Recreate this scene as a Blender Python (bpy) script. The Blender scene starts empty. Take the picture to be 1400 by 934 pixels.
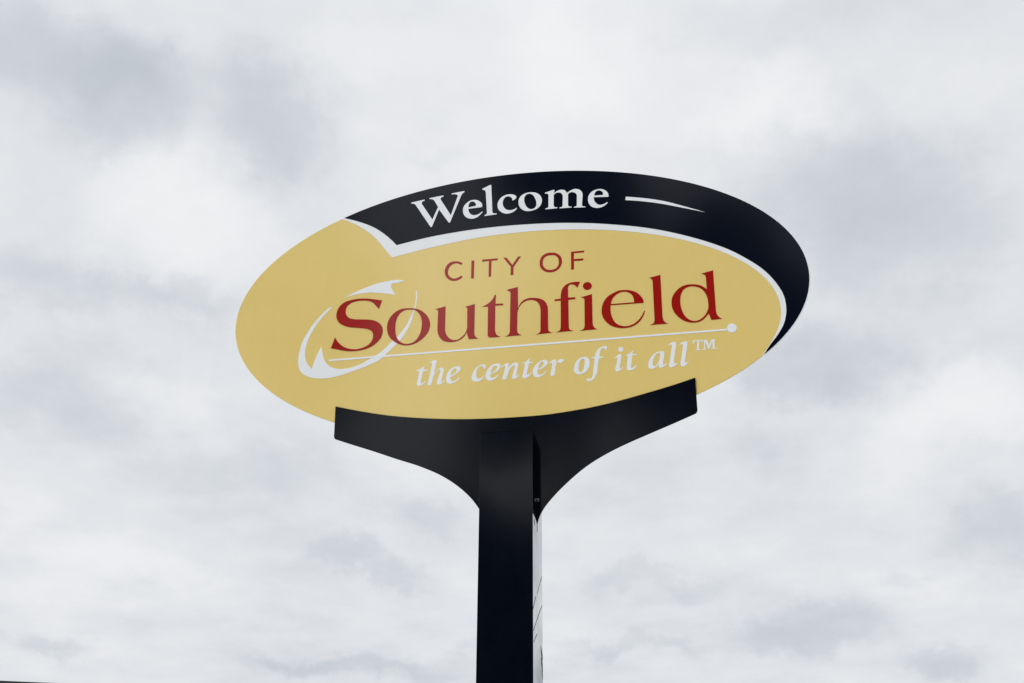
# City welcome sign on a square black pole against an overcast sky
import bpy, bmesh, math, random
from math import radians, sin, cos, pi
from mathutils import Vector, Matrix
from mathutils.geometry import tessellate_polygon

random.seed(4)
scene = bpy.context.scene
C = scene.collection

# ------------------------------------------------------------------ camera
CAM = Vector((1.1818, -6.6733, 1.6))
TH, PS, RO = radians(29.1), radians(9.8), radians(0.33)
fwd = Vector((-sin(PS) * cos(TH), cos(PS) * cos(TH), sin(TH)))
rgt = fwd.cross(Vector((0, 0, 1))).normalized()
upv = rgt.cross(fwd)
r2 = rgt * cos(RO) + upv * sin(RO)
u2 = -rgt * sin(RO) + upv * cos(RO)
cam_data = bpy.data.cameras.new('camera')
cam = bpy.data.objects.new('camera', cam_data)
cam.matrix_world = Matrix(((r2.x, u2.x, -fwd.x, CAM.x), (r2.y, u2.y, -fwd.y, CAM.y), (r2.z, u2.z, -fwd.z, CAM.z), (0, 0, 0, 1)))
cam_data.sensor_width = 36
cam_data.lens = 36 * 1800 / 1400
cam_data.clip_end = 9000
C.objects.link(cam)
scene.camera = cam

# ------------------------------------------------------------------ view
scene.view_settings.view_transform = 'Standard'
scene.view_settings.look = 'None'
scene.view_settings.gamma = 1
scene.view_settings.exposure = 0.0

# ------------------------------------------------------------------ sun
SUN_AZ, SUN_EL = radians(216), radians(50)          # azimuth from +Y towards +X
sun_dir = Vector((sin(SUN_AZ) * cos(SUN_EL), cos(SUN_AZ) * cos(SUN_EL), sin(SUN_EL)))
sl = bpy.data.lights.new('sun', 'SUN')
sl.energy = 1.5
sl.angle = radians(14)
sl.color = (1.0, 0.985, 0.96)
so = bpy.data.objects.new('sun', sl)
so.rotation_euler = sun_dir.to_track_quat('Z', 'Y').to_euler()
C.objects.link(so)

# ------------------------------------------------------------------ sky
# cloud masses in view: azimuth, elevation, half widths (radians), darkness
CLOUD_PATCHES = [(-0.17, 0.293, 0.516, 0.141, 0.3),
    (0.206, 0.542, 0.252, 0.132, 0.2),
    (-0.506, 0.475, 0.178, 0.104, 0.12),
    (-0.601, 0.679, 0.103, 0.034, 0.72),
    (-0.535, 0.658, 0.067, 0.04, 0.6),
    (-0.394, 0.661, 0.053, 0.047, 0.85),
    (-0.511, 0.625, 0.037, 0.023, 0.3),
    (0.1, 0.731, 0.131, 0.025, 0.4),
    (0.126, 0.608, 0.091, 0.044, 0.8),
    (0.173, 0.558, 0.086, 0.042, 0.6),
    (0.082, 0.483, 0.064, 0.026, 0.75),
    (-0.555, 0.516, 0.075, 0.021, 0.45),
    (-0.454, 0.52, 0.067, 0.017, 0.45),
    (-0.548, 0.431, 0.066, 0.026, 0.35),
    (-0.247, 0.378, 0.035, 0.016, 0.4),
    (-0.286, 0.338, 0.049, 0.009, 0.45),
    (-0.361, 0.399, 0.07, 0.022, 0.3),
    (0.206, 0.346, 0.035, 0.025, 0.5),
    (0.138, 0.317, 0.023, 0.011, 0.35),
    (0.042, 0.283, 0.064, 0.019, 0.75),
    (-0.066, 0.329, 0.04, 0.012, 0.4),
    (-0.309, 0.266, 0.066, 0.007, 0.6),
    (-0.522, 0.269, 0.035, 0.009, 0.45),
    (0.149, 0.255, 0.035, 0.013, 0.55),
    (-0.085, 0.279, 0.045, 0.007, 0.4),
    (0.04, 0.427, 0.041, 0.015, 0.3),
    (-0.241, 0.642, 0.021, 0.008, 0.2),
    (-0.203, 0.269, 0.062, 0.016, 0.5),
    (-0.115, 0.714, 0.078, 0.042, -0.5),
    (-0.465, 0.584, 0.075, 0.042, -0.5),
    (-0.353, 0.726, 0.086, 0.021, -0.15),
    (0.19, 0.432, 0.058, 0.031, -0.7),
    (0.05, 0.676, 0.073, 0.021, -0.45),
    (-0.448, 0.445, 0.058, 0.024, -0.35),
    (-0.485, 0.324, 0.048, 0.018, -0.4),
    (-0.17, 0.347, 0.116, 0.033, -0.1),
    (-0.502, 0.701, 0.039, 0.015, -0.2)]

class Net:
    """small helper to write shader maths as expressions"""
    def __init__(s, tree): s.t = tree; s.n = tree.nodes; s.l = tree.links
    def put(s, sock, v):
        if isinstance(v, bpy.types.NodeSocket): s.l.new(v, sock)
        else: sock.default_value = v
    def m(s, op, a, b=0.0, c=None, clamp=False):
        n = s.n.new('ShaderNodeMath'); n.operation = op; n.use_clamp = clamp
        s.put(n.inputs[0], a); s.put(n.inputs[1], b)
        if c is not None: s.put(n.inputs[2], c)
        return n.outputs[0]
    def vec(s, x, y, z=0.0):
        n = s.n.new('ShaderNodeCombineXYZ'); s.put(n.inputs[0], x); s.put(n.inputs[1], y); s.put(n.inputs[2], z)
        return n.outputs[0]
    def noise(s, v, scale, detail=4, rough=0.5, lac=2.0, dist=0.0):
        n = s.n.new('ShaderNodeTexNoise'); s.put(n.inputs['Vector'], v)
        n.inputs['Scale'].default_value = scale; n.inputs['Detail'].default_value = detail
        n.inputs['Roughness'].default_value = rough; n.inputs['Lacunarity'].default_value = lac
        n.inputs['Distortion'].default_value = dist
        return n.outputs[0]
    def ramp(s, f, stops, interp='LINEAR'):
        n = s.n.new('ShaderNodeValToRGB'); s.put(n.inputs[0], f); cr = n.color_ramp; cr.interpolation = interp
        while len(cr.elements) < len(stops): cr.elements.new(0.5)
        for e, (p, c) in zip(cr.elements, stops):
            e.position = p; e.color = (*c, 1) if len(c) == 3 else c
        return n.outputs[0]
    def mix(s, f, a, b, mode='MIX'):
        n = s.n.new('ShaderNodeMix'); n.data_type = 'RGBA'; n.blend_type = mode
        s.put(n.inputs[0], f)
        for k, v in ((6, a), (7, b)):
            if isinstance(v, tuple) and len(v) == 3: v = (*v, 1)
            s.put(n.inputs[k], v)
        return n.outputs[2]

world = bpy.data.worlds.new('World')
scene.world = world
world.use_nodes = True
wt = world.node_tree
wt.nodes.clear()
N = Net(wt)
tc = wt.nodes.new('ShaderNodeTexCoord')
sep = wt.nodes.new('ShaderNodeSeparateXYZ')
wt.links.new(tc.outputs['Generated'], sep.inputs[0])
dx, dy, dz = sep.outputs
az = N.m('ARCTAN2', dx, dy)
el = N.m('ARCSINE', dz)
# a cloud deck overhead: direction projected on a sheet, so that the clouds crowd towards the horizon
inv = N.m('DIVIDE', 1.0, N.m('MAXIMUM', N.m('ADD', dz, 0.10), 0.06))
deck = N.vec(N.m('MULTIPLY', dx, inv), N.m('MULTIPLY', dy, inv), 3.7)
big = N.noise(deck, 1.15, 5, 0.52)
mid = N.noise(deck, 3.4, 8, 0.58)
fine = N.noise(deck, 9.0, 6, 0.6)
wx = N.noise(N.vec(dx, dy, dz), 10.0, 6, 0.62)
wy = N.noise(N.vec(dy, dz, dx), 12.0, 6, 0.62)
azw = N.m('ADD', az, N.m('MULTIPLY', N.m('SUBTRACT', wx, 0.5), 0.15))
elw = N.m('ADD', el, N.m('MULTIPLY', N.m('SUBTRACT', wy, 0.5), 0.10))
shade = N.m('MULTIPLY', N.m('SUBTRACT', big, 0.5), 0.5)
shade = N.m('ADD', shade, N.m('MULTIPLY', N.m('SUBTRACT', mid, 0.5), 1.1))
shade = N.m('ADD', shade, N.m('MULTIPLY', N.m('SUBTRACT', fine, 0.5), 0.5))
for (a0, e0, ra, re, am) in CLOUD_PATCHES:
    p = N.m('DIVIDE', N.m('SUBTRACT', azw, a0), ra)
    q = N.m('DIVIDE', N.m('SUBTRACT', elw, e0), re)
    d2 = N.m('MULTIPLY_ADD', p, p, N.m('MULTIPLY', q, q))
    shade = N.m('ADD', shade, N.m('MULTIPLY', N.m('EXPONENT', N.m('MULTIPLY', N.m('POWER', d2, 1.35), -1.0)), am * 0.78))
cloud = N.ramp(N.m('ADD', N.m('MULTIPLY', shade, 0.5), 0.34, clamp=True),
               [(0.0, (0.925, 0.930, 0.942)), (0.32, (0.815, 0.829, 0.852)), (0.62, (0.640, 0.672, 0.712)), (1.0, (0.500, 0.540, 0.595))])
# the veil is brighter round the hidden sun
sd = wt.nodes.new('ShaderNodeVectorMath'); sd.operation = 'DOT_PRODUCT'
wt.links.new(tc.outputs['Generated'], sd.inputs[0]); sd.inputs[1].default_value = sun_dir
glow = N.m('POWER', N.m('MAXIMUM', sd.outputs['Value'], 0.0), 6.0)
cloud = N.mix(1.0, cloud, N.mix(glow, (1, 1, 1), (2.3, 2.27, 2.2)), 'MULTIPLY')
# an overcast sky is brightest overhead
top = N.m('MULTIPLY', N.m('MAXIMUM', N.m('SUBTRACT', dz, 0.68), 0.0), 2.6)
cloud = N.mix(1.0, cloud, N.mix(top, (1, 1, 1), (1.9, 1.9, 1.88)), 'MULTIPLY')
sc10 = wt.nodes.new('ShaderNodeVectorMath'); sc10.operation = 'SCALE'
wt.links.new(cloud, sc10.inputs[0]); sc10.inputs['Scale'].default_value = 10.0
sky = wt.nodes.new('ShaderNodeTexSky')
sky.sky_type = 'NISHITA'
sky.sun_disc = False
sky.sun_elevation = SUN_EL
sky.sun_rotation = SUN_AZ
both = N.mix(0.985, sky.outputs[0], sc10.outputs[0])
bg = wt.nodes.new('ShaderNodeBackground')
wt.links.new(both, bg.inputs['Color'])
bg.inputs['Strength'].default_value = 0.1
wo = wt.nodes.new('ShaderNodeOutputWorld')
wt.links.new(bg.outputs[0], wo.inputs['Surface'])

# ------------------------------------------------------------------ materials
def material(name, color, rough=0.4, spec=0.5, metal=0.0, coat=0.0, grain=0.0, grain_scale=60, bump=0.0, bump_scale=40, streak=0.0, rough_var=0.0, graze=0.0):
    m = bpy.data.materials.new(name); m.use_nodes = True
    t = m.node_tree; n = Net(t); b = t.nodes['Principled BSDF']
    co = t.nodes.new('ShaderNodeTexCoord').outputs['Object']
    base = (*color, 1)
    if grain:
        g = n.noise(co, grain_scale, 6, 0.65)
        col = n.ramp(g, [(0.3, tuple(c * (1 - grain) for c in color)), (0.7, tuple(min(1, c * (1 + grain)) for c in color))])
        if streak:
            mp = t.nodes.new('ShaderNodeMapping'); t.links.new(co, mp.inputs[0]); mp.inputs['Scale'].default_value = (9, 9, 0.35)
            s_ = n.noise(mp.outputs[0], 3.0, 5, 0.6)
            col = n.mix(n.m('MULTIPLY', n.ramp(s_, [(0.48, (0, 0, 0)), (0.75, (1, 1, 1))]), streak), col, tuple(c * 0.6 + 0.02 for c in color))
        t.links.new(col, b.inputs['Base Color'])
    else:
        b.inputs['Base Color'].default_value = base
    b.inputs['Roughness'].default_value = rough
    if rough_var:
        rv = n.noise(co, 2.3, 5, 0.6)
        t.links.new(n.m('ADD', n.m('MULTIPLY', n.m('SUBTRACT', rv, 0.5), rough_var), rough, clamp=True), b.inputs['Roughness'])
    b.inputs['Specular IOR Level'].default_value = spec
    b.inputs['Metallic'].default_value = metal
    b.inputs['Coat Weight'].default_value = coat
    b.inputs['Coat Roughness'].default_value = 0.08
    if graze:
        # lacquer: nearly mirror-like when seen edge-on
        lw = t.nodes.new('ShaderNodeLayerWeight'); lw.inputs['Blend'].default_value = 0.5
        gl = t.nodes.new('ShaderNodeBsdfGlossy'); gl.inputs['Roughness'].default_value = 0.06
        t.links.new(n.ramp(n.noise(co, 1.5, 6, 0.7), [(0.35, (0.62, 0.63, 0.64)), (0.62, (0.96, 0.97, 0.98))]), gl.inputs['Color'])   # film of dust
        ms = t.nodes.new('ShaderNodeMixShader')
        t.links.new(n.m('MULTIPLY', n.m('POWER', lw.outputs['Facing'], 2.2), graze, clamp=True), ms.inputs[0])
        t.links.new(b.outputs[0], ms.inputs[1]); t.links.new(gl.outputs[0], ms.inputs[2])
        t.links.new(ms.outputs[0], t.nodes['Material Output'].inputs['Surface'])
    if bump:
        bn = t.nodes.new('ShaderNodeBump'); bn.inputs['Strength'].default_value = bump; bn.inputs['Distance'].default_value = 0.01
        t.links.new(n.noise(co, bump_scale, 3, 0.5), bn.inputs['Height']); t.links.new(bn.outputs[0], b.inputs['Normal'])
    return m

M = {
    'gold': material('gold_vinyl', (0.765, 0.585, 0.205), 0.15, 0.5, grain=0.012, grain_scale=6, streak=0.03, bump=0.05, bump_scale=1.6, rough_var=0.08),
    'white': material('white_vinyl', (0.82, 0.845, 0.895), 0.18, 0.4, grain=0.015, grain_scale=8, streak=0.03, rough_var=0.08),
    'black': material('black_vinyl', (0.0020, 0.0036, 0.0105), 0.12, 0.19, bump=0.06, bump_scale=1.6, rough_var=0.08),
    'red': material('red_vinyl', (0.325, 0.0042, 0.0022), 0.15, 0.5, grain=0.02, grain_scale=8, rough_var=0.08),
    'paint': material('black_pole_paint', (0.0016, 0.0029, 0.0070), 0.12, 0.28, bump=0.05, bump_scale=2.2, grain=0.2, grain_scale=9, rough_var=0.08, graze=0.98),
    'bracket_paint': material('black_bracket_paint', (0.0016, 0.0029, 0.0070), 0.13, 0.28, bump=0.05, bump_scale=2.2, grain=0.2, grain_scale=9, rough_var=0.08),
    'top_shade': material('top_shade_black', (0.002, 0.002, 0.003), 0.7, 0.05, grain=0.2),  # near-black matte, paints the shadow line at the pole top
    'steel': material('bolt_steel', (0.10, 0.10, 0.11), 0.4, 0.5, metal=1.0, grain=0.1),
}

# ------------------------------------------------------------------ mesh helpers
def put(name, bm, mat, parent=None, smooth=False):
    me = bpy.data.meshes.new(name)
    bm.normal_update()
    bm.to_mesh(me); bm.free()
    if mat: me.materials.append(mat)
    if smooth:
        for p in me.polygons: p.use_smooth = True
    o = bpy.data.objects.new(name, me); C.objects.link(o)
    if parent is not None: o.parent = parent
    return o

def tag(o, label=None, cat=None, group=None, kind=None):
    for k, v in (('label', label), ('category', cat), ('group', group), ('kind', kind)):
        if v: o[k] = v
    return o

def box(bm, x0, x1, y0, y1, z0, z1):
    r = bmesh.ops.create_cube(bm, size=1)
    for v in r['verts']:
        v.co = Vector(((x0 + x1) / 2 + v.co.x * (x1 - x0), (y0 + y1) / 2 + v.co.y * (y1 - y0), (z0 + z1) / 2 + v.co.z * (z1 - z0)))
    return r

def knots(s):
    out = []
    for t in s.split():
        c = t.endswith('!')
        x, z = t.rstrip('!').split(',')
        out.append((float(x) / 1000, float(z) / 1000, c))
    return out

def spline(pts, closed=True, sub=7):
    """Catmull-Rom through the knots, broken at the corners; a span between two corners stays straight"""
    n = len(pts); out = []
    for i in range(n if closed else n - 1):
        p1, p2 = pts[i], pts[(i + 1) % n]
        p0 = pts[i - 1] if (closed or i > 0) else p1
        p3 = pts[(i + 2) % n] if (closed or i + 2 < n) else p2
        if p1[2] and p2[2]:
            out.append((p1[0], p1[1])); continue
        a = Vector(p1[:2]); b = Vector(p2[:2]); d = (b - a).length
        def tangent(q0, q1, q2, ending):
            v01 = Vector(q1[:2]) - Vector(q0[:2]); v12 = Vector(q2[:2]) - Vector(q1[:2])
            l0, l1 = max(v01.length, 1e-6), max(v12.length, 1e-6)
            return (v01 / l0 * l1 + v12 / l1 * l0) / (l0 + l1)      # direction weighted to the nearer knot
        t1 = None if p1[2] else tangent(p0, p1, p2, False) * d
        t2 = None if p2[2] else tangent(p1, p2, p3, False) * d
        if t1 is None: t1 = (b - a) * 1.5 - t2 * 0.5
        if t2 is None: t2 = (b - a) * 1.5 - t1 * 0.5
        for k in range(sub):
            t = k / sub; t_2 = t * t; t_3 = t_2 * t
            q = a * (2 * t_3 - 3 * t_2 + 1) + t1 * (t_3 - 2 * t_2 + t) + b * (-2 * t_3 + 3 * t_2) + t2 * (t_3 - t_2)
            out.append((q.x, q.y))
    if not closed: out.append((pts[-1][0], pts[-1][1]))
    return out

def plate(bm, loops, y0, y1):
    """solid plate with holes: loops of (x, z), front at y0, back at y1"""
    flat = [Vector((x, z, 0)) for lp in loops for x, z in lp]
    tris = tessellate_polygon([[Vector((x, z, 0)) for x, z in lp] for lp in loops])
    fr = [bm.verts.new((v.x, y0, v.y)) for v in flat]
    bk = [bm.verts.new((v.x, y1, v.y)) for v in flat]
    for t in tris:
        a, b, c = (flat[i] for i in t)
        area = (b - a).cross(c - a).z
        if abs(area) < 1e-12: continue
        t = t if area > 0 else t[::-1]
        try:
            bm.faces.new([fr[i] for i in t]); bm.faces.new([bk[i] for i in t[::-1]])
        except ValueError: pass
    k = 0
    for lp in loops:
        n = len(lp)
        for i in range(n):
            a, b = k + i, k + (i + 1) % n
            try: bm.faces.new((fr[a], bk[a], bk[b], fr[b]))
            except ValueError: pass
        k += n
    bmesh.ops.recalc_face_normals(bm, faces=bm.faces)

def cut_plate(name, strings, y0, y1, mat, parent, label=None, sub=7):
    bm = bmesh.new()
    plate(bm, [spline(knots(s), sub=sub) for s in strings], y0, y1)
    o = put(name, bm, mat, parent)
    if label: o['label'] = label
    return o

# ------------------------------------------------------------------ outlines of the sign, in millimetres on its own plane (x, height)
WELCOME = [
    ('capital W', [
        '-669.7,6554.2! -581,6567.9! -579.7,6559.1! -595.5,6552.2 -598.6,6543.9 -594.6,6529! -523.2,6404.9! -488.7,6499.9! -516.2,6553.1! -527.8,6563.6 -548.4,6568.3! -548.7,6575.8! -456.6,6586.8! -455.4,6577.4! -469.7,6570.9 -474.3,6563.3 -470,6549.6! -402.6,6424.6! -362.9,6563.4! -360.4,6575.8 -369.3,6583.8 -401.3,6587.4! -402.5,6595.7! -318.5,6606.3! -316.4,6598.5! -331.6,6584.1 -342.1,6561! -406.7,6368.4! -414.9,6369.3! -481.3,6479! -525,6347.4! -533.2,6348.3! -636.9,6528! -649.6,6541.6 -668.3,6544.8!',
    ]),
    ('letter e', [
        '-197.6,6476.9! -201.3,6494.5 -218.4,6515.3 -247.5,6528.4 -276.2,6525.9 -302.3,6507.6 -318.6,6483.7 -323.7,6455.7 -317.1,6420.8 -299.8,6397.4 -273.3,6383.7 -244.7,6384.5 -218.7,6398.6 -201.5,6418.2 -193,6428.6! -198.8,6431.5! -216.7,6416.5 -242.8,6408.1 -264.3,6413.3 -281.5,6432.8 -288.8,6462.1! -200.8,6465.9!',
        '-287.6,6473.3! -239.3,6480.5! -242.1,6500.8 -255.8,6515 -271.2,6516.7 -284.4,6501.6',
    ]),
    ('letter l', [
        '-199.8,6609.4! -148.1,6634.2! -140.9,6633.4! -131,6420! -125.2,6410.9 -103.8,6407.4! -103.2,6399.4! -180.6,6394.4! -182.1,6402.5! -169.8,6407.4 -166.7,6421.2! -176.2,6579.5! -182.2,6594.7 -198.2,6601.1!',
    ]),
    ('letter c', [
        '26.6,6519! 15.7,6503.1 -0.9,6494.7! -7.2,6517.1 -20.1,6528.3 -41.6,6529.6 -58.1,6511.5 -64.1,6483.6 -57.6,6451.6 -38.5,6428.4 -14.7,6421.2 6.6,6424.5 26.4,6435.9! 29.3,6428.8! 6.6,6407.6 -17,6397.8 -40.6,6397 -69.2,6410.3 -90.8,6435.4 -98.2,6464.6 -91.4,6500.9 -70.2,6530 -41.7,6544 -10.7,6545 15.6,6534.6',
    ]),
    ('letter o', [
        '115.4,6546 148.6,6539.4 174.6,6519.2 188.6,6489.1 188.4,6460.8 176.5,6431 152.9,6411 119.9,6401.7 91.6,6402.6 63.3,6417.1 44.4,6443 38.6,6472 41.8,6503 58.4,6527.9 84.6,6542.1',
        '110.7,6535.1 129.6,6524.4 146.1,6494 154,6459 150.6,6431 136.4,6416.8 115.2,6415.2 96.4,6428.6 79.8,6461.7 75.1,6493.5 79.8,6518.6 94.1,6533',
    ]),
    ('letter m', [
        '210.2,6532.3! 267,6548.6! 272.6,6543.4! 266.7,6520.1! 290.5,6537.4 311.8,6543.5 335.3,6537.9 351.4,6513.2! 375.2,6530.5 401.2,6538.9 426.9,6533.1 445.3,6513.9 451.6,6481.9! 445.5,6412! 449.9,6400.3 466.1,6396.8! 467.3,6389.9! 393.9,6395.3! 394,6401.5! 410.4,6406.4 413,6418.5! 414.5,6474.8! 409.9,6500.9 393.7,6514.1 374.9,6516.2 358.3,6503.9! 357,6422! 361.5,6410.2 380.1,6405.3! 380,6398! 302.9,6399.9! 302.1,6407.3! 319.5,6412.1 322,6425.9! 324.2,6485.1! 318.4,6511.3 299.8,6523.2 280.9,6521.3 266.6,6508.7! 264.8,6429.5! 270.3,6414.8 288.1,6411.1! 288,6402.7! 213,6402.6! 211.6,6410.1! 228.1,6413.9 231.5,6430.4! 232.2,6509.8! 226.6,6521.8 211,6523.6!',
    ]),
    ('letter e', [
        '615.4,6457.5! 612.5,6483.3 594.6,6506.9 567,6519.7 538.9,6518.4 508.2,6503.8 490.3,6477.5 485,6449.8 488.9,6418.4 503.2,6394.3 530.6,6378.3 558.4,6376.9 586.5,6387.8 609.3,6408.7! 605.8,6414.7! 584.6,6402 559,6398.1 538.4,6410 525.1,6434 521.1,6461.5! 615.3,6454.2!',
        '526.1,6473.4! 580.5,6471.7! 580.2,6492.7 568.9,6505.3 550.4,6510.3 536.2,6503.4',
    ]),
]
DASH = [
    ('dash', [
        '724.7,6442.3! 836.5,6418.3 971.9,6377.8 1082.9,6329.2 1210,6269.4! 1059.9,6323.5 925.9,6369.1 812.7,6398.6 720.5,6416.3!',
    ]),
]
SOUTHFIELD = [
    ('capital S', [
        '-825.6,5828! -842.9,5767.5! -862.1,5791.6 -887.4,5820.6 -921.4,5835.6 -950,5839.9 -992.6,5838.6 -1029.7,5826.1 -1049.8,5806.6 -1057.3,5778 -1051.8,5745.7 -1034.6,5723 -1003.1,5709.5 -960.3,5703 -903.6,5696.2 -860.7,5683.3 -831.4,5662.3 -813.6,5634.6 -809.5,5603 -815.9,5567.3 -838.2,5533.2 -869.1,5507.7 -914.3,5488.5 -964.9,5481.1 -1006.7,5482.2 -1049.1,5488.9 -1096.7,5503.4 -1134,5513.8! -1112.4,5589.6! -1098.8,5564 -1075.7,5536.1 -1041.2,5509.9 -1003,5496.2 -965.6,5493 -928.9,5500.1 -893,5520 -873.7,5546.7 -868.5,5577.2 -874.7,5603.7 -894.6,5623.7 -923.2,5634.1 -975.4,5645.1 -1022.9,5653.6 -1066.4,5670.6 -1098.9,5697.2 -1114.1,5730.3 -1113.8,5772.7 -1099.8,5808.7 -1068.6,5837.8 -1026.6,5849.9 -979.4,5854.5 -922.3,5850.6 -874.4,5840.7',
    ]),
    ('letter o', [
        '-630.7,5752.9 -583.6,5739 -550.1,5712.2 -523.3,5675.8 -511.3,5638.3 -512.7,5602.1 -526.1,5564.6 -552.4,5533.6 -583.5,5509.7 -610.5,5497.8 -651.6,5492.2 -688.7,5499.5 -726.6,5520.8 -758.2,5551.9 -777.3,5589.8 -783.2,5631.8 -778.4,5673.1 -759.3,5710.7 -732.6,5737.1 -700.7,5752.6 -668.1,5755.9',
        '-644.4,5745.7 -606.7,5735.9 -587.3,5715.7 -572.3,5688.1 -564,5653.5 -563.7,5611.9 -568.8,5576.2 -584.7,5539 -606.6,5513.8 -633.7,5502.4 -661.3,5503.3 -687.1,5514.8 -708.9,5537.2 -721.8,5564.1 -729.1,5601 -730,5637.4 -727.2,5673.7 -714.9,5709.2 -695.1,5733.6 -672.3,5744.7',
    ]),
    ('letter u', [
        '-481.3,5732! -417.1,5747! -415.8,5583! -406.4,5546.2 -387.4,5518.9 -364.2,5504.1 -337,5503.2 -310.1,5519.7 -288,5545.9 -277.4,5580.8! -279,5713.1! -282.9,5726.5 -293.2,5731.7! -232.9,5746.4! -232.6,5546! -228.6,5522.7 -219.3,5509.1 -207.8,5500.4! -266.6,5501.6! -279.9,5550.3! -296.5,5521.1 -323.3,5500.5 -354.8,5491.6 -391.2,5492.8 -423.4,5504.3 -447,5529.4 -459.4,5558.7 -463.6,5587.4! -463,5709.4! -467.2,5725.5',
    ]),
    ('letter t', [
        '-107.6,5801.7! -101.6,5799.5! -103.6,5735.7! -54.3,5732.6! -55.2,5721.7! -104.4,5722.7! -104.7,5554.9! -99.9,5529 -90.7,5512.9 -70.4,5500.9! -133.4,5500.4! -144.7,5507.5 -149.5,5523.2! -150,5720.3! -185.7,5721! -154.8,5738 -127.7,5761.6',
    ]),
    ('letter h', [
        '-31.3,5828.6! 35.4,5843.2! 36.8,5686.1! 50.3,5721.1 72.9,5745.1 100.1,5755.5 136.4,5754.7 172.6,5746 199.6,5727.8 215.1,5700.4 221.6,5663.6! 221.4,5530.6! 227,5512.3 244.7,5500.6! 146.8,5497.7! 169.1,5507.4 175,5524.6! 176.6,5662.6! 170.1,5699.4 154.4,5726.9 131.8,5739.4 104.7,5743.1 77.5,5734.2 54.8,5715.5 41.3,5690.8 33.2,5660.5! 31.8,5542.6! 37.3,5516.7 59.7,5500.5! -41.1,5499.3! -21,5510.7 -13,5526.3! -10.1,5800.2! -13.8,5813.7 -29.9,5823.2!',
    ]),
    ('letter f', [
        '421.2,5842.3! 403.2,5801! 392.3,5818.8 376.7,5828.2 361,5829.8 349.5,5817.8 346.8,5789.2! 346,5737.2! 390.8,5734.5! 389.2,5722.7! 347.1,5721.5! 347.2,5534.4! 351.3,5513.8 373.2,5502.7! 271.3,5500.7! 291.4,5511.6 298.3,5528.7! 300.8,5720.7! 262.6,5720.8! 265,5732! 301,5733.7! 303.8,5775.1 310.9,5800.6 331.6,5827.4 358.9,5840.5 390.5,5844.2',
    ]),
    ('letter i', [
        '424.3,5731.3! 492.6,5747.5! 491.4,5551.6! 495.1,5526 503.5,5510.1 518.7,5500.1! 415.1,5498.9! 437.4,5511 443.2,5530.7! 446.1,5704.3! 442,5722.8',
    ]),
    ('dot of the letter i', [
        '466.9,5836.2 485.6,5826.5 493.2,5806.4 484.7,5787.9 464.8,5780.4 446.1,5789.5 438.5,5809.1 447,5829.2',
    ]),
    ('letter e', [
        '803.4,5660.1! 799.9,5680.9 783.5,5710.7 758.1,5736.4 727.7,5750.7 692.4,5757.3 656.9,5756.6 625.4,5744.1 589.1,5721.7 563.6,5688 550.5,5648.1 548.2,5612.5 556,5576.2 579.1,5538.6 609.1,5513.1 643.6,5498.4 678.4,5493.2 713.4,5496.1 748.9,5510.4 780.7,5540.3 799.6,5573.9 808.2,5599.5! 802.9,5600! 786.1,5565 758.5,5532.2 722.7,5510.3 691.9,5504.6 661.5,5510.9 631.6,5531.2 612.9,5565.8 603.3,5607.4 602.7,5658.6! 802.3,5656.6!',
        '606,5666! 746.4,5665.5! 743.9,5691.4 735.2,5718 718.2,5736.1 696.4,5745 669.8,5744.9 642.7,5732 619.8,5708.4 609.2,5683.6',
    ]),
    ('letter l', [
        '845.3,5829.2! 912.4,5843.4! 910.3,5563.6! 913.1,5533.1 922.9,5512.1 939.6,5500.6! 835.5,5500! 855.6,5510.8 862.2,5532.8! 863.3,5796.1! 858.9,5817.4',
    ]),
    ('letter d', [
        '1159,5827.6! 1229.2,5844.5! 1226.6,5574.4! 1230.6,5538.9 1242,5517.8 1258.1,5503.9! 1195.9,5502.1! 1183.1,5548.3! 1160.6,5520.3 1133.6,5500.3 1103,5493.1 1073.1,5495.9 1039.4,5509 1006.5,5537.1 982.4,5572.1 970.5,5608.6 968.9,5644.4 977.6,5684.4 999.2,5718.2 1031.4,5746 1062.6,5756.9 1097.7,5757.6 1132.3,5751.6 1161.8,5735.8 1183.1,5715.8! 1182.8,5790.5! 1179.1,5814.2',
        '1109.9,5742.5 1135.5,5733.3 1156.1,5715.8 1173.7,5686 1182.5,5654.6 1185.3,5618.8 1181.7,5578.7 1166.6,5544.9 1143.4,5519.4 1121.1,5506.5 1095.1,5503.9 1065.7,5516.6 1041.6,5546.4 1026.7,5588.1 1021.2,5629.2 1022.4,5664.8 1030.9,5699.8 1047.9,5728.9 1074.9,5742.8',
    ]),
]
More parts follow.
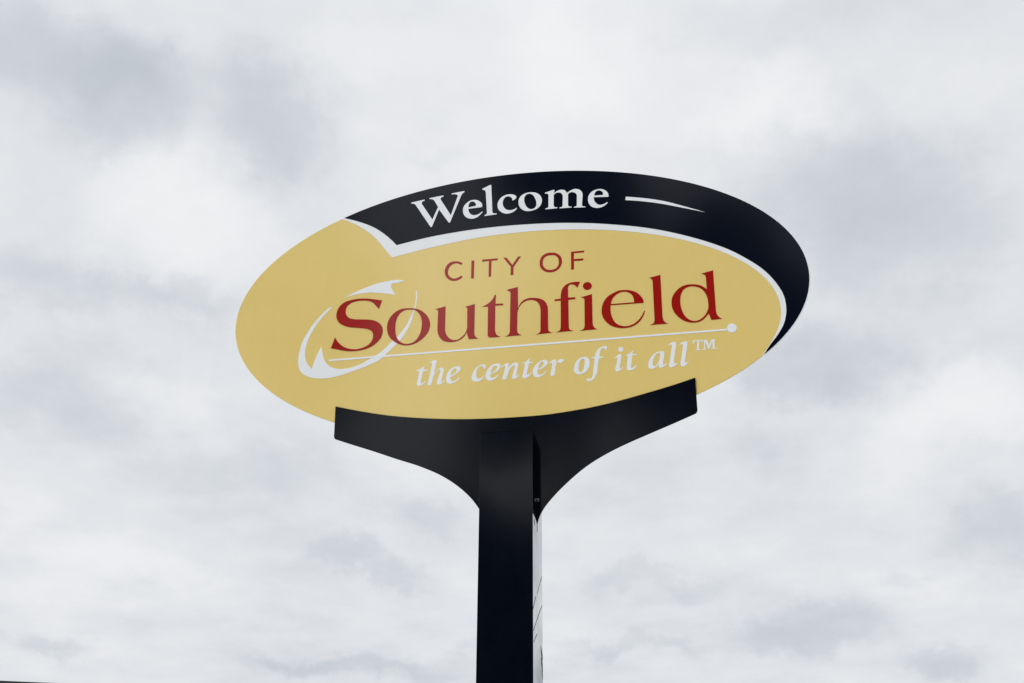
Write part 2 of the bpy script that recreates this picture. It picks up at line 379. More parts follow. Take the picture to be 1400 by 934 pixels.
CITY_OF = [
    ('capital C', [
        '-317.3,6052.8! -326.2,6039.6! -343.1,6051.1 -361.6,6056 -383.6,6048.8 -401.5,6029.3 -408.7,6000.2 -405.4,5974.4 -392,5956.1 -373.4,5945 -351.4,5945.8 -336.9,5952.8 -324.3,5962.1! -314.2,5951.8! -329.2,5937.2 -350.9,5928.8 -372.9,5927.6 -398.8,5937.8 -419.7,5961 -429,5989.5 -428.8,6019.3 -416.8,6047.9 -395.2,6067.1 -369.4,6071.8 -341.6,6067.2',
    ]),
    ('capital I', [
        '-260.5,6066.2! -242.1,6065.2! -242.5,5932.9! -260.4,5933.8!',
    ]),
    ('capital T', [
        '-191.8,6065.6! -90.7,6065.9! -92.8,6052.5! -131.9,6052.2! -134,5934.7! -149.7,5935! -149.1,6052.3! -191.6,6050.6!',
    ]),
    ('capital Y', [
        '-57.1,6066.8! -37,6065.5! 0.8,6007.7! 35.8,6064.9! 55.1,6065.9! 8.1,5990! 7.3,5933.2! -10.8,5933.8! -9.3,5994.7!',
    ]),
    ('capital O', [
        '251.6,6072.7 276.8,6065.8 300,6046.4 311.5,6017.7 311.1,5988.2 298.9,5958 275.3,5937.3 250.2,5929.4 225.1,5931 200.1,5942.8 178.7,5968 172.3,5998.1 175.4,6027.4 190,6055.6 215.4,6070.9',
        '247.8,6053.9 269.4,6049.6 285.4,6033.1 292.3,6007 290.2,5982 277.4,5958 253.9,5947.8 228.8,5948.2 207.4,5960.9 193.9,5983.3 192.6,6008.8 200.7,6037.6 222.5,6052.3',
    ]),
    ('capital F', [
        '369.7,6066.8! 453,6067.5! 449.9,6054.2! 387.5,6053.9! 386.7,6010.9! 447.5,6010.1! 444.3,5995.7! 386.4,5996.6! 386.1,5935.8! 368.2,5936.3!',
    ]),
]
TAGLINE = [
    ('letter t', [
        '-533.1,5340.1! -541.5,5317.4! -516.6,5310.5! -517.2,5304.1! -542.5,5304.6! -552.9,5236.8! -550.9,5222.3 -535.1,5227.4 -522.5,5238.1! -520.9,5232.6! -537.6,5216.5 -554.6,5206.8 -567.5,5205.6 -576.5,5213.3 -575.8,5230.7! -565.8,5304.9! -583.4,5310.3! -582.2,5315.3! -563.4,5319.2 -553.5,5326.4',
    ]),
    ('letter h', [
        '-506.6,5355.3! -491,5367.8 -473.7,5372.8 -459.1,5371.6! -475,5284.6! -462.5,5299.5 -445.6,5314.1 -428.4,5319.1 -415.9,5310 -415.3,5289.2! -427.9,5232.9! -425.2,5220 -409.8,5233! -407.6,5226.5! -424.9,5210.5 -442,5205.6 -452.3,5211.1 -453.7,5228.7! -438.6,5278.4! -436.6,5303.8 -441.1,5309 -453.9,5302 -470.4,5277.8 -478.4,5256.1! -489.6,5206.3! -512.7,5208.1! -496.7,5283.2! -489,5351.5! -493,5359 -503.5,5351.8!',
    ]),
    ('letter e', [
        '-371.5,5252.1! -354.4,5258.6 -334.6,5272.9 -317.7,5287.5 -310,5299.6 -312.5,5311 -325.7,5319.4 -344.5,5318.5 -367.3,5307.6 -386.9,5286.8 -397.6,5259 -398.3,5233.7 -390.5,5214 -375.9,5205.9 -358.7,5206.7 -338.9,5216.1 -316.5,5238.1! -319.5,5244.7! -336.3,5228.6 -353.3,5218.9 -363.4,5221.3 -371,5234.6',
        '-371.1,5260! -369.3,5275.8 -359.8,5297.4 -349.9,5305.5 -339.8,5305.9 -335.3,5296.9 -339.2,5282.9 -354.7,5268.2',
    ]),
    ('letter c', [
        '-158.9,5311.7! -157.3,5302 -164.3,5289.9 -171.5,5293.6 -174.5,5303.5 -181.8,5307.3 -196.1,5305.3 -207.4,5293.5 -214.1,5268.6 -213.6,5243.1 -207.6,5226.8 -196.1,5224.3 -180.5,5230.9 -165.1,5247! -163,5242.1! -177.5,5221.2 -194.4,5208.4 -212.9,5205.8 -231.6,5211.4 -241,5223.2 -241.5,5248.6 -232.8,5273.3 -218.9,5297.6 -199.1,5311.9 -179.1,5319.2 -166.2,5318.1',
    ]),
    ('letter e', [
        '-129.4,5248.8! -109.5,5255.1 -86.9,5267.5 -72.8,5282.2 -67.2,5297.6 -71.6,5310.7 -84.5,5317.6 -101.7,5316.5 -124.5,5305.6 -144.2,5285 -155.3,5260.5 -157.8,5235.4 -151.8,5217.5 -137.4,5206.9 -117.5,5206.8 -100.5,5214.9 -79.4,5238.4! -83.2,5243.4! -103.5,5226.2 -116.3,5222.5 -126.3,5228 -129.9,5239.4',
        '-126.7,5256.5! -124,5273.8 -112.9,5295.1 -101.5,5303.7 -93,5303 -88.6,5293 -94.1,5280.8 -109.7,5264.6',
    ]),
    ('letter n', [
        '-62.9,5292.5! -53,5302.8 -38.8,5311.1 -24.6,5316.3 -16,5310.8! -24.3,5278.1! -7.3,5298.9 9.7,5311.8 26.7,5315.2 39.6,5310.9! 38.2,5288.7! 28.4,5238.9! 29.9,5223 45.4,5235.9! 48.3,5231! 32.8,5213.4 17.2,5205.8 4.5,5206.2 1.6,5215.9 7.2,5240.7! 16.9,5277.8! 18.3,5293.6 14,5297.1 1.2,5288.7 -14.3,5267.8 -22.6,5243.2! -33.7,5206.2! -59.3,5206.8! -46.9,5251.5! -38.6,5292! -43,5300.4 -59.1,5285.8!',
    ]),
    ('letter t', [
        '113.2,5342.2! 106,5314.1! 125.9,5310.8! 125.9,5304.5! 104.6,5304! 93.2,5245.5! 93.2,5226.5 107.3,5231.7 120.6,5241.6! 122.3,5236.1! 103.1,5216.3 86.2,5205.7 72,5204.7 65,5213.1 67.8,5231.8! 80.5,5303.5! 63.4,5306.6! 64.9,5310.6! 81.9,5313 97.5,5327.5',
    ]),
    ('letter e', [
        '155.4,5254.5! 173.8,5257.7 196.4,5270 213.5,5285.9 218.7,5301.3 213.7,5312.9 201,5318.7 182.6,5316.5 159.9,5303.2 140,5282.6 128.6,5258.3 127.1,5236.3 132.7,5217 148.2,5205.7 167.8,5206.2 187.6,5217.2 209.7,5242.1! 206.9,5247! 184.8,5225.2 170.7,5219.5 160.9,5224.1 155.3,5237.1',
        '158.3,5262.1! 164,5280.6 175.4,5301.8 185.4,5308 192.4,5303.6 192.3,5290.9 182.3,5275.9 168.2,5264.5',
    ]),
    ('letter r', [
        '224.8,5289.7! 233.3,5301.7 247.6,5311.6 261.7,5316.7 268.7,5311.4! 265.6,5287.9! 278.5,5305.8 292.7,5315.7 308.2,5314.3 313.7,5307.5 308,5298.5 298,5291.4 286.8,5290.8 278.4,5296.3 272.7,5290.4 265.4,5272.1 262.3,5244! 256.3,5209.9! 231.1,5205.7! 238.5,5246! 245.1,5288! 241.8,5296.2 229,5286.2!',
    ]),
    ('letter o', [
        '437.1,5318.2 453.8,5313 464.7,5299.4 467.5,5277.1 463.5,5252.2 451.8,5228.1 434.8,5212.3 415.1,5204.6 395.6,5204.6 380.5,5215.3 373.8,5231.5 375.7,5259.6 384.5,5284.1 400.4,5304.9 417.4,5316.1',
        '428.4,5305.7 436.7,5300.2 437.6,5279.6 432.9,5254.8 426.8,5230.2 416.8,5217 407,5219.3 401.7,5232.3 402.2,5257.4 406.9,5282.2 415.7,5300.4',
    ]),
    ('letter f', [
        '574.3,5370.8! 571.2,5360 562.5,5351.2! 555.9,5364.5 547.6,5368.4 537.7,5362.9 531.6,5344.4 527,5309.9! 550.2,5311.7! 548.6,5304.2! 524.8,5301.2! 516.9,5266.6 508.3,5204.7 497.9,5180.6 483.6,5163.1 466.8,5155.2 453,5156.3 447.6,5164.5 452,5175! 464.4,5169.3 475.5,5171.5 481.4,5185.1 488,5225.1 494.9,5281.1 497.7,5302.3! 477.4,5305.3! 478.3,5310.3! 499.9,5312.8! 507.7,5343.2 520.9,5364.4 539.5,5377.1 559.2,5380.1 571.6,5375.9',
    ]),
    ('dot of the letter i', [
        '655.1,5366 665.3,5361.3 669.4,5350.8 664.5,5339.2 652.6,5333.9 643.1,5341 639.9,5353.4 645.3,5363.7',
    ]),
    ('letter i', [
        '615.1,5294.5! 629.5,5307.4 646.5,5318.6 656.2,5317.1! 655.3,5292.6! 643.3,5224.6! 645.9,5221.3 663,5235.5! 665,5229! 645.5,5210.4 628.7,5204 619.2,5207.9 618.2,5220.5 624.7,5248.1! 632.3,5293! 629.1,5298 616.3,5288.1!',
    ]),
    ('letter t', [
        '730.2,5338.4! 719.5,5314.1! 747,5310.1! 745.4,5303.9! 719.1,5304! 710.7,5230.1! 713,5218.9 724.2,5224.2 739.1,5238.6! 742.5,5233.6! 726.5,5213.1 709.8,5206.7 693.2,5206.6 685.2,5213.5 685.9,5232.1! 694.1,5303.6! 681.7,5305.3! 683.2,5309.3! 697.3,5312.8 711.6,5324.2',
    ]),
    ('letter a', [
        '908.7,5313.5! 907.4,5288.4! 897.5,5239.2! 900,5223.5 917.2,5237.6! 920.2,5232.6! 902.3,5213.9 885.5,5207.6 876.1,5209.9 871.2,5222.8 873,5232! 858.6,5217.6 841.7,5206.6 825.2,5206.4 814.5,5212 812.2,5234 818.1,5261.6 834.5,5288.4 857.5,5308.4 879.9,5316.6 896.5,5317',
        '884.9,5306.1! 882.5,5284.3 874.1,5253.7 862.1,5232.9 847.8,5220.1 839.8,5225.4 839.3,5244.2 844.7,5271.9 856.7,5292.8 871.1,5305.7',
    ]),
    ('letter l', [
        '934.6,5355.5! 945.6,5365.7 959.7,5372.3 980.3,5371.5! 979,5346.9! 961.4,5241.8! 964.3,5229.1 980.9,5233.9! 982.5,5228.2! 964.8,5213.5 948,5205.6 937.1,5206.5 932.7,5216.2 936.2,5240.8! 956.1,5345.8! 953.3,5356.1 937.9,5351.1!',
    ]),
    ('letter l', [
        '998.6,5353.1! 1014.4,5364.3 1031.2,5370.1 1047.7,5369.9! 1044.6,5341.2! 1025.9,5242.5! 1028.4,5228.3 1043.9,5237.9! 1045.3,5230! 1027.4,5212.9 1010.7,5205 1001.3,5208.9 999.4,5223 1005.6,5259.9! 1020.6,5344.8! 1017.9,5353.6 1002.5,5349.6!',
    ]),
    ('small capital T', [
        '1079.4,5372.8! 1134.3,5373.7! 1135.7,5352.1! 1131.6,5352.4! 1128.3,5365.4 1116.1,5367.1! 1109.9,5313.4! 1120.7,5310.9! 1120.4,5306.3! 1089,5305.9! 1089.3,5310.5! 1099,5312.8! 1104.9,5364.3! 1091.3,5364.8 1082.2,5350.5! 1076.1,5350.4!',
    ]),
    ('small capital M', [
        '1138.1,5369.2! 1160.1,5370.4! 1172.6,5333.1! 1187.4,5369! 1209.2,5369.2! 1209.4,5363.9! 1203.3,5361.9! 1202.5,5311.7! 1213.3,5310.7! 1213,5306! 1183,5305.5! 1183.4,5310.2! 1191.7,5312.6! 1192,5356.6! 1171.1,5309.7! 1165.6,5309.2! 1151,5357! 1146.7,5311.8! 1154.7,5309.6! 1153.6,5305! 1131.3,5305.3! 1132.1,5310! 1139.9,5312.4! 1145.9,5362.2! 1137.8,5364.5!',
    ]),
]
SWOOSH = [
    ('swirl', [
        '-612.2,5878.1! -605.6,5877.5! -600.8,5840.8 -603.1,5795.3 -606.7,5758.1 -615.9,5722.2 -629.5,5660.6 -656.7,5595.6 -690.9,5536.7 -725.9,5497.2 -778.4,5444.1 -813.3,5409.5 -880.4,5376.2 -947.9,5351.6 -1015.6,5330.5 -1074.5,5315.3 -1138.5,5306.5 -1198.8,5308.4 -1255.7,5322.2 -1304.8,5353.1 -1329.2,5392.2 -1338,5449.2 -1334.8,5510.7 -1319.7,5582 -1289.7,5647.3 -1254.3,5707.3 -1211.1,5762.7 -1184.8,5791.1 -1162.3,5809.3! -1150.1,5806! -1191.9,5759.9 -1222.1,5720.2 -1251.3,5670.1 -1275.4,5617.2 -1290.3,5569 -1298.4,5497.2 -1290.2,5445.1 -1270.7,5407.7 -1245.4,5378! -1235.7,5420 -1221.2,5472.5 -1195.4,5530.6! -1186.4,5487.5 -1170.8,5437.5 -1145.5,5399.1 -1106.4,5372.5 -1050.1,5362.2 -995,5367.2 -940.8,5384.9 -878.2,5417.1 -829.2,5447.5 -785.2,5485.5 -745.9,5528.7 -717.3,5557.1 -688.9,5590.7 -656.5,5642.3 -638.1,5687.5 -623.1,5728.1 -614.4,5764.1 -609.6,5803.9 -609.8,5853.9',
    ]),
    ('fin', [
        '-1073.8,5870.6! -1007,5905.1 -937.3,5932.9 -867.2,5954.7 -796.6,5967.2 -735.2,5970.9 -686.5,5961.2! -728,5950.2 -767.2,5948.1! -772.9,5930.3 -761.8,5897.5 -740.5,5859! -788.4,5872.7 -849.1,5885.5 -917.9,5894.3 -958.6,5892.9 -1019.9,5884.8',
    ]),
]
RULE = [
    ('underline', [
        '-1143.6,5434.6! 1282.8,5434.2! 1282.8,5421.9! -1140.3,5422.6!',
    ]),
    ('ball', [
        '1313.3,5466.1 1331.2,5456 1338.4,5433.6 1327.9,5411.9 1308.2,5404.8 1289.9,5415.3 1283.1,5438.1 1293.2,5459.5',
    ]),
]
BLACK_OUT = '-1116.2,6482.6! -1022.5,6521.1 -877.7,6571.2 -765.7,6603.3 -682.8,6623.8 -416.3,6672.7 -246.3,6691.6 -62.6,6702.1 187.3,6700.3 330.2,6690.8 472.2,6675 659.5,6643.9 844.6,6600.5 1026.9,6543.1 1160.7,6489.8 1291.7,6425.9 1467.3,6314.6 1584.2,6214.4 1680.6,6100.6 1730,6018.1 1761.2,5944.5 1784.2,5850.9 1788,5736.1 1771.8,5643.6 1738.9,5553 1689,5463.7 1623.3,5377.8 1562.8,5314.7 1480.6,5243.7!'
BLACK_IN = '1480.6,5243.7! 1518.7,5301.9 1567.4,5363.8 1614.2,5443.9 1634.6,5535.2 1628.3,5630 1592.3,5720.8 1534.5,5809.7 1431.4,5909.6 1323.7,5989.2 1264.5,6023.5 1096.5,6104.4 960.4,6157.3 826.8,6199 646.1,6239.9 509,6264.8 370.8,6283.2 184.8,6298.5 -2.6,6304.9 -191.4,6303 -381.1,6290.5 -547.6,6271.3 -666.6,6250.4 -751.8,6233.1! -788.7,6277.3 -841.4,6331.4 -922.9,6395.2 -1009.9,6440.7 -1116.2,6482.6!'
GOLD_TOP = '1470.1,5235.6! 1525.9,5319.2 1571.7,5398.8 1596.3,5473.4 1603.9,5540.2 1595.4,5618.7 1562.3,5708.4 1508,5790.8 1428.3,5872.9 1347,5935.7 1263.1,5987.9 1094.2,6069 957.8,6118.5 824.5,6156.9 644.4,6196.2 507.5,6217.9 369.4,6233.4 183.9,6244.8 -3,6246.1 -238.2,6232.7 -398.8,6211.4 -521.8,6192.7 -663.8,6165.9 -772.9,6144! -783.1,6148.3! -818.8,6197 -866.5,6265.7 -926.4,6336.3 -996.9,6396.2 -1067.2,6442.8 -1132.3,6475.5!'
GOLD_EDGE = '-1132.3,6475.5! -1212.8,6437.2 -1346.8,6361.7 -1450.9,6289.8 -1539.9,6214.9 -1612.5,6139.6 -1668,6067.5 -1717.9,5981.9 -1755.5,5883.3 -1772.4,5793.3 -1772.5,5698.5 -1738.6,5556.9 -1662.8,5417.7 -1539.6,5279.6 -1379.9,5157.4 -1243.3,5078.8 -1077.9,5004.1 -834.5,4923.1 -565.7,4863.8 -257.2,4826.9 47.7,4819.4 391,4844.2 731.6,4906.5 943.5,4967.5 1082.5,5019 1212.2,5077.4 1354.3,5155.9 1470.1,5235.6!'
RIM = '1309.7,6416! 1467.5,6317 1585.8,6219.1 1684.1,6106 1735,6023.7 1767.9,5947.9 1791.8,5853.7 1796,5736.4 1779.4,5641.1 1746,5549.4 1694.6,5458.6 1627.1,5372.4 1564,5309 1476.9,5240.9!'
TOP_EDGE = '-1116.3,6482.6! -1022.5,6521 -877.9,6571.2 -765.9,6603.3 -683,6623.8 -416.6,6672.7 -246.6,6691.6 -62.8,6702.1 186.9,6700.3 329.8,6690.8 471.9,6675 659.1,6644 844.1,6600.6 1026.3,6543.3 1160.1,6490.1 1291.1,6426.2 1466.7,6315.1 1583.6,6215 1680,6101.4 1729.5,6019.1 1760.8,5945.6 1784,5852.1 1788.1,5737.3 1772.1,5644.7 1739.3,5554.1 1689.5,5464.5 1623.9,5378.5 1563.3,5315.3 1481.2,5244.2!'
WING_RIGHT = '-1072.7,5105.1! -927.9,5064.1 -731.9,5017.6 -565.8,4990.5 -421,4972.8 -256.3,4958.9 -115.3,4952.5 48.2,4950 186.2,4951.8 349.3,4964.8 485.3,4981.6 648.6,5012.3 783.2,5043.8 947.6,5085.1 1077.6,5123.5! 1077.9,4927.2! 1077.3,4911 1068.1,4897.4 1060.8,4893.3! 917.5,4835.4 771.5,4778.3 680.6,4741.9 574.9,4694.4 437.3,4614.9 319.4,4517.5 241.1,4438.4 192.5,4377.6 163.2,4321.3 150.6,4273.5 147.9,4239.1!'
WING_LEFT = '-180,4389.4! -226.4,4455.8 -307.4,4538.6 -409.4,4613 -532,4676.3 -686.7,4738.4 -823.4,4795.3 -958.7,4848.4 -1049.5,4885.3! -1062.1,4892 -1067.5,4903.4 -1067.7,4919.2!'


# ------------------------------------------------------------------ ground
def sheet(name, x0, x1, y0, y1, z, mat, step=None):
    bm = bmesh.new()
    vs = [bm.verts.new(p) for p in ((x0, y0, z), (x1, y0, z), (x1, y1, z), (x0, y1, z))]
    bm.faces.new(vs)
    o = put(name, bm, mat); o['kind'] = 'structure'
    return o
M['grass'] = material('lawn', (0.055, 0.085, 0.025), 0.9, 0.2, grain=0.45, grain_scale=3, bump=0.6, bump_scale=60)
M['asphalt'] = material('asphalt', (0.05, 0.05, 0.052), 0.85, 0.3, grain=0.25, grain_scale=40, bump=0.3, bump_scale=120)
M['concrete'] = material('concrete', (0.34, 0.33, 0.31), 0.85, 0.3, grain=0.15, grain_scale=5, bump=0.3, bump_scale=60)
M['brick'] = material('brown_brick', (0.23, 0.13, 0.09), 0.85, 0.3, grain=0.25, grain_scale=12, bump=0.3, bump_scale=40)
M['coping'] = material('dark_coping', (0.012, 0.012, 0.014), 0.55, 0.4, grain=0.2, grain_scale=8)
M['glass'] = material('window_glass', (0.03, 0.04, 0.05), 0.05, 0.6)
sheet('ground', -3000, 3000, -3000, 3000, 0.0, M['grass'])
sheet('pavement', -60, 60, -12.0, -1.2, 0.004, M['concrete'])
sheet('road', -200, 200, -46.0, -36.0, 0.008, M['asphalt'])

# ------------------------------------------------------------------ the sign
sign = bpy.data.objects.new('welcome_sign', None); C.objects.link(sign)
tag(sign, 'gold oval city welcome sign with black Welcome band, raised on a square black pole', 'sign')

POLE_D, POLE_TOP = 0.340, 4.788
WING_Y, PANEL_Y = 0.155, 0.163

def bevelled_box(bm, x0, x1, y0, y1, z0, z1, w):
    box(bm, x0, x1, y0, y1, z0, z1)
    bmesh.ops.bevel(bm, geom=list(bm.edges), offset=w, segments=2, affect='EDGES', profile=0.5)
bm = bmesh.new(); bevelled_box(bm, -0.150, 0.150, 0.0, POLE_D, 0.02, POLE_TOP, 0.0004)
pole = put('pole', bm, M['paint'], sign)
bm = bmesh.new(); box(bm, -0.1503, 0.1503, -0.0008, 0.1530, POLE_TOP - 0.0012, POLE_TOP + 0.0026); put('top_shade_strip', bm, M['top_shade'], pole)  # thin dark strip added as the shadow along the pole's top edge
bm = bmesh.new(); bevelled_box(bm, -0.26, 0.26, -0.11, 0.45, 0.0, 0.045, 0.006)
foot = put('base_plate', bm, M['paint'], sign)
for sx in (-0.215, 0.215):
    for sy in (-0.065, 0.405):
        bm = bmesh.new()
        bmesh.ops.create_cone(bm, cap_ends=True, segments=6, radius1=0.024, radius2=0.024, depth=0.03, matrix=Matrix.Translation((sx, sy, 0.058)))
        bmesh.ops.create_cone(bm, cap_ends=True, segments=16, radius1=0.012, radius2=0.012, depth=0.05, matrix=Matrix.Translation((sx, sy, 0.082)))
        put('anchor_nut', bm, M['steel'], foot)

# bracket wings, one dark plate that carries the panel in front of its lower edge
right = spline(knots(WING_RIGHT), closed=False)
left = spline(knots(WING_LEFT), closed=False)
bm = bmesh.new()
tail_z = right[-1][1]
outline = right + [(0.10, tail_z), (-0.10, left[0][1] - 0.004)] + left
plate(bm, [outline], WING_Y, WING_Y + 0.0078)
bracket = put('bracket', bm, M['bracket_paint'], sign)

# domed bolt head where the right wing meets the pole
def bolt(x, z):
    bm = bmesh.new()
    bmesh.ops.create_uvsphere(bm, u_segments=16, v_segments=8, radius=0.0105)
    for v in bm.verts:
        v.co = Vector((v.co.x + x, WING_Y + v.co.y * 0.8, v.co.z * 1.25 + z))
    return put('bolt', bm, M['steel'], bracket, True)
bolt(0.155, 4.420)

# scuffs and a sealant seam on the right-hand face of the pole (depth, height)
def scuff(pts, w):
    bm = bmesh.new(); x = 0.1500
    rows = []
    for k, (y, z) in enumerate(pts):
        ww = w * (0.55 + 0.45 * sin(pi * (k + 0.5) / len(pts)))
        rows.append([bm.verts.new((x + dx, y, z + dz)) for dx, dz in ((-0.001, -ww), (0.0007, -ww), (0.0007, ww), (-0.001, ww))])
    for a, b in zip(rows, rows[1:]):
        for k in range(4): bm.faces.new((a[k], a[(k + 1) % 4], b[(k + 1) % 4], b[k]))
    bm.faces.new(rows[0]); bm.faces.new(rows[-1][::-1])
    bmesh.ops.recalc_face_normals(bm, faces=bm.faces)
    put('scuff_mark', bm, M['grime'], pole)
M['grime'] = material('grime', (0.10, 0.105, 0.11), 0.8, 0.2, grain=0.4, grain_scale=30)
scuff([(0.325, 4.032), (0.27, 3.99), (0.191, 3.914), (0.14, 3.872)], 0.0036)
scuff([(0.10, 3.845), (0.084, 3.83), (0.04, 3.785), (0.004, 3.748)], 0.0055)
scuff([(0.325, 3.866), (0.26, 3.822), (0.186, 3.765), (0.09, 3.692), (0.011, 3.632)], 0.0042)
scuff([(0.144, 3.654), (0.09, 3.62), (0.022, 3.573)], 0.0035)
scuff([(0.270, 3.612), (0.300, 3.590), (0.334, 3.575)], 0.018)
scuff([(0.285, 3.548), (0.305, 3.540), (0.335, 3.520)], 0.026)
scuff([(0.302, 3.500), (0.335, 3.470)], 0.016)
scuff([(0.045, 4.262), (0.075, 4.246)], 0.010)
bm = bmesh.new(); box(bm, 0.1490, 0.1512, 0.1560, 0.1635, 4.236, 4.345)
put('sealant_seam', bm, M['grime'], pole)

# panel: gold sheet, and a white sheet that carries the black band, butted along one seam
seam = spline(knots(GOLD_TOP), closed=False)            # right end -> left end
gold_edge = spline(knots(GOLD_EDGE), closed=False)      # left end -> bottom -> right end
bm = bmesh.new(); plate(bm, [seam + gold_edge[1:-1]], PANEL_Y, PANEL_Y + 0.004)
gold = put('gold_panel', bm, M['gold'], sign)
top = spline(knots(TOP_EDGE), closed=False)
rim = spline(knots(RIM), closed=False)
keep = [p for p in top if p[0] < rim[0][0] - 0.03]
bm = bmesh.new(); plate(bm, [keep + rim + seam], PANEL_Y - 0.0008, PANEL_Y + 0.0020)
white = put('white_panel', bm, M['white'], sign)
bo = spline(knots(BLACK_OUT), closed=False); bi = spline(knots(BLACK_IN), closed=False)
bm = bmesh.new(); plate(bm, [bo + bi[1:-1]], PANEL_Y - 0.0016, PANEL_Y - 0.0006)
band = put('black_band', bm, M['black'], white)

# lettering
def word(items, y, thick, mat, parent, colour, where, name='letter'):
    for lab, contours in items:
        cut_plate(name, contours, y, y + thick, mat, parent, '%s %s, %s' % (colour, lab, where), sub=6)
word(WELCOME, PANEL_Y - 0.0024, 0.0012, M['white'], white, 'white', 'in the word Welcome on the black band')
cut_plate('dash', DASH[0][1], PANEL_Y - 0.0024, PANEL_Y - 0.0012, M['white'], white, 'white tapering dash after the word Welcome')
word(CITY_OF, PANEL_Y - 0.0010, 0.0012, M['red'], gold, 'thin red', 'in the words CITY OF')
word(SOUTHFIELD, PANEL_Y - 0.0018, 0.0020, M['red'], gold, 'large red', 'in the word Southfield')
word(TAGLINE, PANEL_Y - 0.0008, 0.0010, M['white'], gold, 'white', 'in the line the center of it all')
cut_plate('swoosh', SWOOSH[0][1], PANEL_Y - 0.0007, PANEL_Y + 0.0002, M['white'], gold, 'white ring swoosh round the capital S', sub=6)
cut_plate('swoosh', SWOOSH[1][1], PANEL_Y - 0.0007, PANEL_Y + 0.0002, M['white'], gold, 'short white fin swoosh above the capital S')
cut_plate('underline', RULE[0][1], PANEL_Y - 0.0010, PANEL_Y + 0.0002, M['white'], gold, 'thin white line under the word Southfield')
cut_plate('line_end_dot', RULE[1][1], PANEL_Y - 0.0013, PANEL_Y + 0.0002, M['white'], gold, 'round white dot ending the line')

# ------------------------------------------------------------------ far building whose roof edge shows at the lower left
bld = bpy.data.objects.new('brick_building', None); C.objects.link(bld)
tag(bld, 'dark roof edge of a distant flat-roofed building at the lower left corner', 'building')
A0 = radians(-18.5)
DIST = 45.0 * cos(radians(11.8))
bld.location = (CAM.x + sin(A0) * DIST, CAM.y + cos(A0) * DIST, 0)
bld.rotation_euler = (0, 0, -A0)
H = 1.6 + 45.0 * math.tan(radians(13.58))
XL, XR = -30.0, 6.0
bm = bmesh.new(); box(bm, XL, XR, 0, 16, 0, H - 0.45); put('wall', bm, M['brick'], bld)
bm = bmesh.new(); box(bm, XL - 0.15, XR + 0.15, -0.15, 16.15, H - 0.45, H); roof = put('roof', bm, M['coping'], bld)
fr_me = gl_me = None
for st in range(3):
    for k in range(10):
        x = XL + 2.6 + k * 3.5; z = 1.1 + st * 3.7
        bm = bmesh.new()
        box(bm, x - 0.95, x + 0.95, -0.06, 0.0, z - 0.08, z); box(bm, x - 0.95, x + 0.95, -0.06, 0.0, z + 1.8, z + 1.88)
        for xx in (x - 0.95, x - 0.03, x + 0.87): box(bm, xx, xx + 0.08, -0.06, 0.0, z, z + 1.8)
        w = put('window', bm, M['coping'], bld)
        bm = bmesh.new(); box(bm, x - 0.87, x + 0.87, -0.03, 0.0, z, z + 1.8); put('pane', bm, M['glass'], w)

# ------------------------------------------------------------------ park trees behind the viewer, mirrored in the glossy vinyl and paint
M['bark'] = material('bark', (0.085, 0.065, 0.05), 0.95, 0.2, grain=0.4, grain_scale=9, bump=0.6, bump_scale=30)
M['leaf'] = material('leaf_green', (0.040, 0.070, 0.022), 0.6, 0.3, grain=0.5, grain_scale=1.4)

def tube(bm, p0, p1, r0, r1, seg=8):
    d = (p1 - p0); q = d.to_track_quat('Z', 'Y').to_matrix()
    rings = []
    for p, r in ((p0, r0), (p1, r1)):
        rings.append([bm.verts.new(p + q @ Vector((cos(2 * pi * k / seg) * r, sin(2 * pi * k / seg) * r, 0))) for k in range(seg)])
    for k in range(seg):
        bm.faces.new((rings[0][k], rings[0][(k + 1) % seg], rings[1][(k + 1) % seg], rings[1][k]))

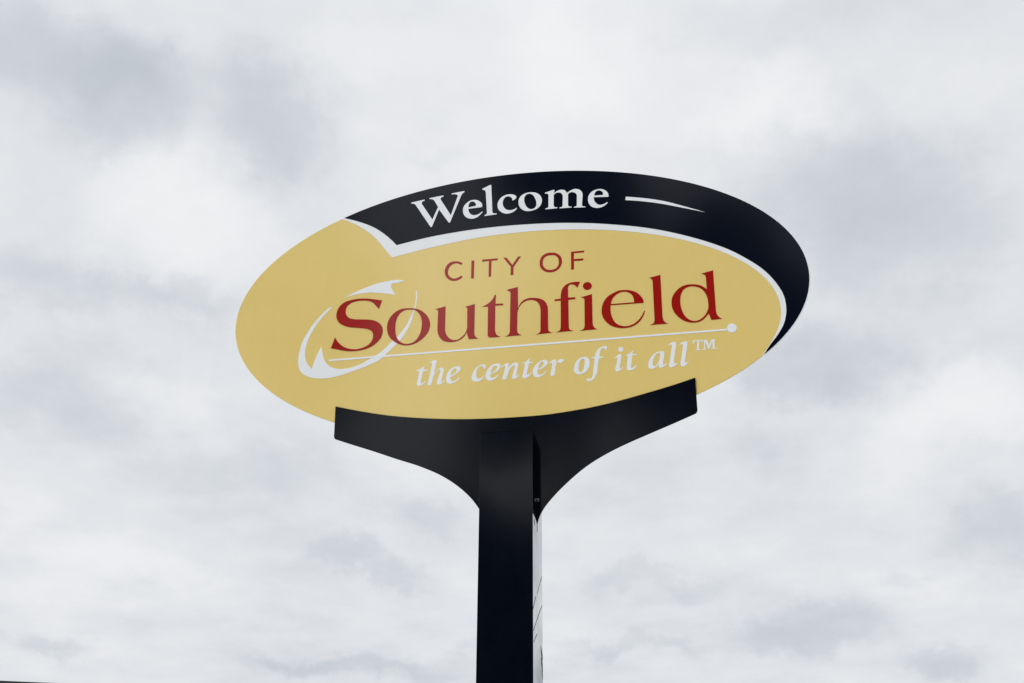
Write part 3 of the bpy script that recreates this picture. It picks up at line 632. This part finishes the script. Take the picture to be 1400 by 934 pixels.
GLEAM_GAP_P = Vector((0.60, 0.15, 4.78)); GLEAM_GAP_D = Vector((-0.0773, -0.9043, 0.4198)).normalized()
def tree(x, y, height, spread, leaves, label, seed, clear=0.2):
    rnd = random.Random(seed)
    root = bpy.data.objects.new('leafy_tree', None); C.objects.link(root); root.location = (x, y, 0)
    tag(root, label, 'tree', 'park trees in front of the sign')
    bm = bmesh.new()
    p = Vector((0, 0, 0)); r = height * 0.022; n = 7; pts = []
    for k in range(n):
        q = Vector((rnd.uniform(-.25, .25), rnd.uniform(-.25, .25), height * 0.78 * (k + 1) / n))
        tube(bm, p, q, r, r * 0.8); pts.append(q); p = q; r *= 0.8
    clumps = []
    for k in range(34):
        h = height * rnd.uniform(clear, 0.93); f = (h / height - clear) / (1 - clear)
        w = spread * (0.55 + 0.9 * f) if f < 0.45 else spread * (1.0 - 0.95 * (f - 0.45) / 0.55 * 0.85)
        a = rnd.uniform(0, 2 * pi); rr = w * math.sqrt(rnd.random())
        c = Vector((cos(a) * rr, sin(a) * rr, h)); clumps.append((c, rnd.uniform(0.7, 1.35) * spread * 0.30))
        b0 = min(pts, key=lambda t: abs(t.z - (h - rr * 0.5)))
        if k < 20: tube(bm, b0, c, 0.07, 0.02, 5)
    put('trunk', bm, M['bark'], root)
    bm = bmesh.new()
    for k in range(leaves):
        c, cr = clumps[rnd.randrange(len(clumps))]
        d = Vector((rnd.gauss(0, 1), rnd.gauss(0, 1), rnd.gauss(0, 0.8)))
        pos = c + d.normalized() * cr * rnd.random() ** 0.45
        w = pos + root.location - GLEAM_GAP_P
        if (w - GLEAM_GAP_D * w.dot(GLEAM_GAP_D)).length < 0.70: continue       # gap cut on purpose: sky reflects as a pale patch on the bracket
        s = rnd.uniform(0.16, 0.30)
        u = Vector((rnd.gauss(0, 1), rnd.gauss(0, 1), rnd.gauss(0, 1))).normalized()
        v = u.orthogonal().normalized()
        a, b, cc, dd = (bm.verts.new(pos + o) for o in (u * s, v * s * 0.55, -u * s, -v * s * 0.55))
        bm.faces.new((a, b, cc, dd))
    put('crown', bm, M['leaf'], root)
    return root
def at(azd, dist): return sin(radians(azd)) * dist, cos(radians(azd)) * dist
for azd, dist, h, sp, nl, lab, clr in (
        (186.3, 15.5, 21.0, 2.4, 26000, 'tall dense tree straight across the lawn from the sign', 0.2),
        (174.5, 16.5, 18.0, 3.4, 20000, 'tall broad tree across the lawn, right of centre', 0.2),
        (163.0, 18.0, 16.0, 3.4, 12000, 'broad tree at the right end of the row across the lawn', 0.2),
        (204.5, 17.5, 20.5, 2.7, 11000, 'thin-crowned tree across the lawn, left of the gap', 0.42),
        (192.0, 21.0, 13.0, 2.6, 18000, 'lower tree filling the bottom of the gap in the row', 0.12),
        (214.0, 22.0, 12.0, 3.0, 9000, 'low round tree at the left end of the row across the lawn', 0.2)):
    x, y = at(azd, dist)
    tree(x, y, h, sp, nl, lab, int(azd * 10), clr)
